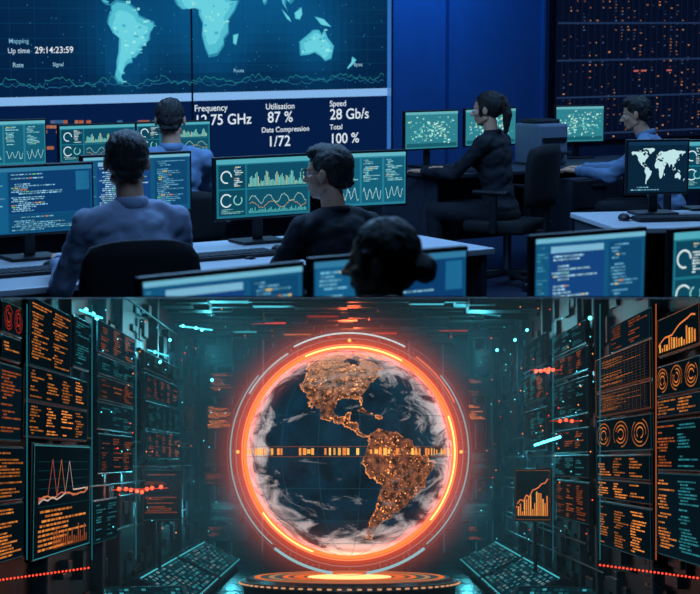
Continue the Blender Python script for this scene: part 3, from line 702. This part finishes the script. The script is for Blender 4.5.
for sgn in (-1,1):
    b=B('control_console','L'); 
    M=T(sgn*1.36,12.0,-.95)@Rz(-sgn*.25)@Rx(.35)
    b.box((0,0,0),(.62,.5,.05),m_hull,M=M,r=.01); b.box((0,.1,-.14),(.4,.2,.25),m_hull2,M=M,r=.02)
    q=painter(b,.56,.44,M@T(0,0,.027)@Rx(-math.pi/2),e=.003); q(0,0,1,1,S(8,30,38),0)
    for i in range(14):
        for j in range(7):
            if R.random()<.7: q(.03+i*.068,.05+j*.13,.08+i*.068,.13+j*.13,mul(R.choice([CYL,TE,TE]),R.uniform(.15,.5)),2)
    b.finish()
for (u,v,y,w,h,yw,fn) in ((162,495,14.0,.3,.38,.45,p_textd),(533,495,14.0,.28,.38,-.45,p_bars)):
    b=B('display_stand','L'); p=WL(u,v,y); M=T(*p)@Rz(yw)
    b.box((0,.02,0),(w+.03,.03,h+.03),m_hull2,M=M,r=.006); q=painter(b,w,h,M,e=.003); fn(q,w,h)
    b.cyl((0,.04,-h/2),(0,.04,ZF-p.z+.03),.014,.014,m_hull,M=M); b.cyl((0,.04,ZF-p.z),(0,.04,ZF-p.z+.03),.11,.09,m_hull,M=M); b.finish()
gc=WL(349.5,452,13.0)
b=B('hologram_platform','L'); zp=WL(350,577,13.0).z
def disc(r0,r1,z0,z1,mat,col=(1,1,1)): b.cyl((gc.x,13,z0),(gc.x,13,z1),r0,r1,mat,n=96,col=col,smooth=False)
disc(.74,.76,ZF,zp-.05,m_hull); disc(.78,.78,zp-.05,zp-.02,m_disc); disc(.74,.72,zp-.02,zp,m_disc)
def annulus(r0,r1,z,col,a0=0,a1=1,n=80,mat=G_HOT):
    for i in range(n):
        a=2*math.pi*(a0+(a1-a0)*i/n); c=2*math.pi*(a0+(a1-a0)*(i+1)/n)
        b.face([(gc.x+r0*math.cos(a),13+r0*math.sin(a),z),(gc.x+r1*math.cos(a),13+r1*math.sin(a),z),(gc.x+r1*math.cos(c),13+r1*math.sin(c),z),(gc.x+r0*math.cos(c),13+r0*math.sin(c),z)],mat,col)
annulus(.64,.68,zp+.003,mul(S(255,130,60),.8)); annulus(.44,.48,zp+.003,mul(S(255,120,50),.9)); annulus(0.0,.30,zp+.003,mul(S(255,185,120),2.2)); annulus(.54,.58,zp+.003,mul(S(255,200,150),.4)); annulus(.33,.4,zp+.003,mul(S(255,120,60),.8))
for i in range(72):
    a=2*math.pi*i/72; P=Vector((gc.x+.785*math.cos(a),13+.785*math.sin(a),zp-.035)); b.box((0,0,0),(.03,.01,.010),G_HOT,mul(S(255,190,140),.7),M=T(*P)@Rz(a+math.pi/2))
b.finish()
# ---- globe
def land_mask(lon,lat):
    m=np.zeros(lon.shape,bool)
    for pl in LAND.values():
        ins=np.zeros(lon.shape,bool); n=len(pl); j=n-1
        for i in range(n):
            xi,yi=pl[i];xj,yj=pl[j]
            c=((yi>lat)!=(yj>lat))&(lon<(xj-xi)*(lat-yi)/((yj-yi) if yj!=yi else 1e-9)+xi); ins^=c; j=i
        m|=ins
    return m
RG=(205/2/FPX)*13.0*.995
nlo,nla=720,360
la=np.linspace(-90,90,nla+1); lo=np.linspace(-180,180,nlo+1)[:-1]
LO,LA=np.meshgrid(lo,la)
rg=np.zeros(LO.shape)
for i in range(LO.shape[0]):
    for j in range(0,LO.shape[1]):
        if -170<LO[i,j]<0:
            rg[i,j]=noise.noise(Vector((LO[i,j]*.25,LA[i,j]*.25,0)))*1.6+noise.noise(Vector((LO[i,j]*.6,LA[i,j]*.6,3)))*1.2
mask=land_mask(LO+rg,LA+rg*.8).astype(float)
clon=math.radians(-88)
lr=np.radians(LO)-clon; lt=np.radians(LA)
X=RG*np.cos(lt)*np.sin(lr); Y=-RG*np.cos(lt)*np.cos(lr); Z=RG*np.sin(lt)
me=bpy.data.meshes.new('globe')
verts=np.stack([X,Y,Z],-1).reshape(-1,3)
idx=np.arange((nla+1)*nlo).reshape(nla+1,nlo)
a=idx[:-1,:];c=idx[1:,:]
faces=np.stack([a,np.roll(a,-1,1),np.roll(c,-1,1),c],-1).reshape(-1,4)
me.from_pydata(verts.tolist(),[],faces.tolist())
at=me.attributes.new('land','FLOAT','POINT'); at.data.foreach_set('value',mask.reshape(-1))
me.polygons.foreach_set('use_smooth',[True]*len(me.polygons))
mg,nt,o=newmat('earth_hologram')
N=nt.nodes.new; Lk=nt.links.new
at=N('ShaderNodeAttribute'); at.attribute_name='land'
tc=N('ShaderNodeTexCoord')
def noi(scale,det,vec=None,rough=.5,dist=0):
    n=N('ShaderNodeTexNoise'); n.inputs['Scale'].default_value=scale; n.inputs['Detail'].default_value=det; n.inputs['Roughness'].default_value=rough; n.inputs['Distortion'].default_value=dist
    Lk(vec or tc.outputs['Object'],n.inputs['Vector']); return n.outputs['Fac']
n1=noi(6,6); n2=noi(24,7,rough=.7)
def ramp(src,p0,p1,c0=(0,0,0,1),c1=(1,1,1,1)):
    r=N('ShaderNodeValToRGB'); r.color_ramp.elements[0].position=p0; r.color_ramp.elements[1].position=p1; r.color_ramp.elements[0].color=c0; r.color_ramp.elements[1].color=c1; Lk(src,r.inputs['Fac']); return r.outputs['Color']
def math_(op,a,b_):
    m=N('ShaderNodeMath'); m.operation=op
    for k,v in ((0,a),(1,b_)):
        if isinstance(v,(int,float)): m.inputs[k].default_value=v
        else: Lk(v,m.inputs[k])
    return m.outputs[0]
def mix(f,a,b_):
    m=N('ShaderNodeMix'); m.data_type='RGBA'
    for k,v in (('Factor',f),('A',a),('B',b_)):
        s=[i for i in m.inputs if i.name==k and (i.type=='RGBA' if k!='Factor' else i.type=='VALUE')][0]
        if isinstance(v,(tuple,float)): s.default_value=v
        else: Lk(v,s)
    return [x for x in m.outputs if x.type=='RGBA'][0]
landc=ramp(n2,.40,.62,(*S(44,26,24),1),(*S(190,116,80),1))
ocean=ramp(n1,.3,.75,(*S(4,22,36),1),(*S(14,66,92),1))
base=mix(at.outputs['Fac'],ocean,landc)
mp=N('ShaderNodeMapping'); mp.inputs['Scale'].default_value=(1.2,1.2,2.4); mp.inputs['Rotation'].default_value=(.2,.45,0); Lk(tc.outputs['Object'],mp.inputs['Vector'])
n3=noi(2.4,10,mp.outputs[0],.66,1.2)
sx=N('ShaderNodeSeparateXYZ'); Lk(tc.outputs['Object'],sx.inputs[0])
rad=N('ShaderNodeVectorMath'); rad.operation='LENGTH'; cb=N('ShaderNodeCombineXYZ'); Lk(sx.outputs['X'],cb.inputs[0]); Lk(sx.outputs['Z'],cb.inputs[2]); Lk(cb.outputs[0],rad.inputs[0])
r3=math_('POWER',math_('MULTIPLY',rad.outputs['Value'],1/RG),3.0)
pol=math_('MULTIPLY',r3,.28)
cl=ramp(math_('ADD',n3,pol),.62,.79)
cm=math_('MULTIPLY',cl,math_('SUBTRACT',1.0,math_('MULTIPLY',at.outputs['Fac'],.6)))
lit_north=math_('MULTIPLY',ramp(math_('ADD',math_('MULTIPLY',sx.outputs['Z'],.5/RG),math_('MULTIPLY',n2,.6)),.56,.80),at.outputs['Fac'])
base=mix(lit_north,base,(*S(245,190,155),1))  # pale peach northern land: whitish lit look painted into the base colour
base2=mix(cm,base,(*S(236,234,236),1))
p=N('ShaderNodeBsdfPrincipled'); Lk(base2,p.inputs['Base Color']); p.inputs['Roughness'].default_value=.5; p.inputs['Specular IOR Level'].default_value=.3
vo=N('ShaderNodeTexVoronoi'); vo.inputs['Scale'].default_value=52; Lk(tc.outputs['Object'],vo.inputs['Vector'])
vo2=N('ShaderNodeTexVoronoi'); vo2.inputs['Scale'].default_value=26; Lk(tc.outputs['Object'],vo2.inputs['Vector'])
city=math_('ADD',ramp(vo.outputs['Distance'],.05,.3,(1,1,1,1),(0,0,0,1)),math_('MULTIPLY',ramp(vo2.outputs['Distance'],.03,.2,(1,1,1,1),(0,0,0,1)),1.6))
cn=ramp(noi(9,5),.40,.58)
cityf=math_('MULTIPLY',math_('MULTIPLY',city,cn),at.outputs['Fac'])
coast=math_('MULTIPLY',math_('MULTIPLY',at.outputs['Fac'],math_('SUBTRACT',1.0,at.outputs['Fac'])),math_('MULTIPLY',cn,1.8))
cityf=math_('MULTIPLY',math_('ADD',cityf,coast),2.8)
vm=N('ShaderNodeVectorMath'); vm.operation='SCALE'; vm.inputs[0].default_value=S(255,155,78); Lk(cityf,vm.inputs['Scale'])
vb=N('ShaderNodeVectorMath'); vb.operation='SCALE'; Lk(base2,vb.inputs[0]); vb.inputs['Scale'].default_value=.5
va=N('ShaderNodeVectorMath'); va.operation='ADD'; Lk(vm.outputs[0],va.inputs[0]); Lk(vb.outputs[0],va.inputs[1])
Lk(va.outputs[0],p.inputs['Emission Color']); p.inputs['Emission Strength'].default_value=1.0
bp=N('ShaderNodeBump'); bp.inputs['Strength'].default_value=.6; bp.inputs['Distance'].default_value=.012; Lk(math_('ADD',n2,cm),bp.inputs['Height']); Lk(bp.outputs[0],p.inputs['Normal'])
Lk(p.outputs[0],o.inputs['Surface']); mg.cycles.emission_sampling='NONE'
me.materials.append(mg)
globe=bpy.data.objects.new('earth_globe_hologram',me); scene.collection.objects.link(globe); globe.matrix_world=ML@T(*gc)
def child(b,ob):
    ob.parent=globe; ob.matrix_parent_inverse=globe.matrix_world.inverted()
b=B('graticule','L',cut=False); GM=T(*gc)
for i in range(8):
    b.torus(RG*1.004,.0012,G_UI,S(34,76,88),M=GM@Rz(math.pi*i/8+.1),n=90,m=4)
for lt_ in (-60,-40,-20,20,40,60):
    a=math.radians(lt_); b.torus(RG*1.004*math.cos(a),.0012,G_UI,S(30,70,82),M=GM@T(0,0,RG*math.sin(a))@Rx(math.pi/2),n=90,m=4)
ob=b.finish(); child(b,ob)
b=B('equator_belt','L',cut=False)
for i in range(150):
    a=2*math.pi*i/150
    r_=RG*1.012
    if R.random()<.72:
        hh=R.choice([.045,.045,.03,.05]); a2=a+2*math.pi/150*R.choice([.45,.6,.8])
        P=lambda A,z:(r_*math.cos(A),r_*math.sin(A),z)
        b.face([P(a,-hh/2),P(a2,-hh/2),P(a2,hh/2),P(a,hh/2)],G_UI,mul(R.choice([AM,S(255,170,70),S(255,190,90)]),R.uniform(.9,1.4)),GM)
b.torus(RG*1.008,.0015,G_UI,mul(AM2,.5),M=GM@T(0,0,.034)@Rx(math.pi/2),m=4); b.torus(RG*1.008,.0015,G_UI,mul(AM2,.5),M=GM@T(0,0,-.034)@Rx(math.pi/2),m=4)
ob=b.finish(); child(b,ob)
b=B('energy_ring','L',cut=False); RM=GM@T(0,-.22,0); px_=12.78/FPX
R_=104*px_
b.torus(R_,.013,G_HOT,mul(S(255,76,34),3.4),M=RM,n=160); b.torus(R_+.022,.004,G_HOT,mul(S(255,110,70),2.0),M=RM,n=160)
for d0,d1 in ((215,250),(-40,20),(60,115)):
    b.torus(R_+.006,.006,G_HOT,mul(S(255,170,100),3.4),M=RM@T(0,-.012,0),n=60,a0=math.radians(d0),a1=math.radians(d1))
def arc(rp,t,d0,d1,col): b.torus(rp*px_,t,G_UI,col,M=RM@T(0,.03,0),a0=math.radians(d0),a1=math.radians(d1),n=80,m=6)
arc(113.5,.003,0,360,S(50,110,120)); arc(119,.006,62,118,S(170,225,230)); arc(119,.005,140,230,S(60,170,180)); arc(119,.005,-50,40,S(60,170,180)); arc(122,.002,0,360,S(30,90,100)); arc(121,.010,232,262,S(90,190,200)); arc(121,.010,278,308,S(90,190,200)); arc(116,.006,122,150,S(100,190,200)); arc(116,.006,25,55,S(190,110,90))
for i in range(120):
    a=2*math.pi*i/120; r0=(116.5 if i%5 else 114.5)*px_; r1=118.5*px_; t=.0022
    d=Vector((math.cos(a),0,math.sin(a))); n_=Vector((-d.z,0,d.x))*t
    b.face([d*r0-n_,d*r1-n_,d*r1+n_,d*r0+n_],G_UI,S(44,110,120),RM)
for a in (0,180,90): 
    d=Vector((math.cos(math.radians(a)),0,math.sin(math.radians(a)))); b.sph(d*(R_+.05)+Vector((0,-.02,0)),.012,G_HOT,mul(AM,3),M=RM)
ob=b.finish(); child(b,ob)
# painted ring bloom: translucent flat sheet in the ring plane with radial emission falloff
mh,nt,o=newmat('painted_ring_glow'); N=nt.nodes.new; Lk=nt.links.new
tc=N('ShaderNodeTexCoord'); ln_=N('ShaderNodeVectorMath'); ln_.operation='LENGTH'; Lk(tc.outputs['Object'],ln_.inputs[0])
def mrange(a,b_):
    mr=N('ShaderNodeMapRange'); mr.inputs['From Min'].default_value=a; mr.inputs['From Max'].default_value=b_; mr.inputs['To Min'].default_value=0; mr.inputs['To Max'].default_value=1; Lk(ln_.outputs['Value'],mr.inputs['Value']); return mr.outputs[0]
def mth(op,a,b_):
    m=N('ShaderNodeMath'); m.operation=op
    for k,v in ((0,a),(1,b_)):
        if isinstance(v,(int,float)): m.inputs[k].default_value=v
        else: Lk(v,m.inputs[k])
    return m.outputs[0]
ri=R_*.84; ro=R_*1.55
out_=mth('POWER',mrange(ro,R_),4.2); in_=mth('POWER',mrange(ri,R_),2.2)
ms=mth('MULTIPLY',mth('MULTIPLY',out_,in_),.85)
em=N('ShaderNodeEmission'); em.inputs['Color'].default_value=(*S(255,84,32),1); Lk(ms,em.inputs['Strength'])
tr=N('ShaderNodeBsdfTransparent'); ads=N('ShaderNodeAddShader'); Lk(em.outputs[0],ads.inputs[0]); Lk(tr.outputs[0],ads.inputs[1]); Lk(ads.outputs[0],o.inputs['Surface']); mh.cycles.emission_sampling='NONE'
me2=bpy.data.meshes.new('painted_ring_glow'); vs=[];fs=[]; n=128
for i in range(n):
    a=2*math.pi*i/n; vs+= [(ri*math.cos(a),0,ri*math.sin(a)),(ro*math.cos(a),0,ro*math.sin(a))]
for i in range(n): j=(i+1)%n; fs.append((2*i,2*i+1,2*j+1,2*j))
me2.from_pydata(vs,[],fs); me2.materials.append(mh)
ob=bpy.data.objects.new('painted_ring_glow',me2); scene.collection.objects.link(ob); ob.matrix_world=ML@RM@T(0,-.02,0); child(None,ob)
# ---- thin mist filling the hall
mv,nt,o=newmat('hall_mist'); vsn=nt.nodes.new('ShaderNodeVolumeScatter'); vsn.inputs['Color'].default_value=(.4,.85,1,1); vsn.inputs['Density'].default_value=.034; vsn.inputs['Anisotropy'].default_value=.1
nt.links.new(vsn.outputs[0],o.inputs['Volume'])
b=B('mist','L'); b.box((0,14.6,.16),(3.32,10.6,2.44),mv); b.finish()
# ================================================================== lights
def area(name,loc,target,size,col,e,frame='U',sy=None):
    l=bpy.data.lights.new(name,'AREA'); l.size=size; l.color=col; l.energy=e
    if sy: l.shape='RECTANGLE'; l.size_y=sy
    o=bpy.data.objects.new(name,l); scene.collection.objects.link(o)
    loc=Vector(loc); d=Vector(target)-loc; M=T(*loc)@d.to_track_quat('-Z','Y').to_matrix().to_4x4()
    o.matrix_world=(ML@M) if frame=='L' else M; return o
def point(name,loc,col,e,r=.05,frame='L'):
    l=bpy.data.lights.new(name,'POINT'); l.color=col; l.energy=e; l.shadow_soft_size=r
    o=bpy.data.objects.new(name,l); scene.collection.objects.link(o); o.matrix_world=(ML if frame=='L' else Matrix.Identity(4))@T(*loc)
BL=(.26,.55,1.0)
s4=wuv(412,50)[0]
area('blue_wall_washer',wp(s4,3.1,1.2),wp(s4,1.6,0),1.0,(.03,.32,1.0),36)
area('ceiling_panel_light',(-1.0,8.9,3.3),(-1,8.8,0),2.2,BL,110)
area('ceiling_panel_light',(.9,9.4,3.3),(.9,9.3,0),1.8,BL,58)
area('ceiling_panel_light',(2.6,12.9,3.3),(2.3,12.8,0),2.2,BL,75)
area('ceiling_panel_light',(-1.5,12.0,3.3),(-1.5,11.4,0),1.8,BL,44)
area('ceiling_panel_light',(.2,5.4,3.3),(.2,5.4,0),1.6,BL,30)
TEc=(.08,.7,.9)
area('hall_ceiling_light',(-.9,15.8,1.2),(-1.5,14,-.6),.8,TEc,9,'L')
area('hall_ceiling_light',(.9,15.8,1.2),(1.5,14,-.6),.8,TEc,9,'L')
area('globe_fill_light',(0,8.4,.35),(0,14,0),.8,(.7,.88,1.0),15,'L')  # added fill without a fixture, brightens the globe and its clouds
point('cyan_lamp',(-1.25,16.3,.95),TEc,16); point('cyan_lamp',(1.2,16.8,.9),TEc,12); point('cyan_lamp',(-1.35,11.0,.82),TEc,8); point('cyan_lamp',(1.35,12.6,.6),TEc,5)
point('cyan_lamp',(-1.2,18.5,-.5),TEc,12); point('cyan_lamp',(1.2,18.5,-.5),TEc,12); point('cyan_lamp',(-1.4,13.2,-.1),TEc,5); point('cyan_lamp',(1.4,14.2,.0),TEc,5)
point('red_lamp',(0,17.6,1.1),(1,.16,.05),20,.1); point('red_lamp',(-1.25,12.0,-.22),(1,.15,.08),3,.02); point('red_lamp',(1.25,12.0,.58),(1,.15,.08),3,.02)
w=bpy.data.worlds.new('night'); scene.world=w; w.use_nodes=True; w.node_tree.nodes['Background'].inputs[0].default_value=(.05,.12,.35,1); w.node_tree.nodes['Background'].inputs[1].default_value=.03
# ================================================================== camera
cd=bpy.data.cameras.new('camera'); cd.sensor_width=36; cd.sensor_fit='HORIZONTAL'; cd.lens=FPX*36/700; cd.clip_end=200
cd.dof.use_dof=True; cd.dof.focus_distance=10.5; cd.dof.aperture_fstop=6.0
co=bpy.data.objects.new('camera',cd); scene.collection.objects.link(co); co.location=CAM; co.rotation_euler=(math.pi/2-AL,0,0)
scene.camera=co
scene.view_settings.view_transform='Standard'
scene.view_settings.look='None'
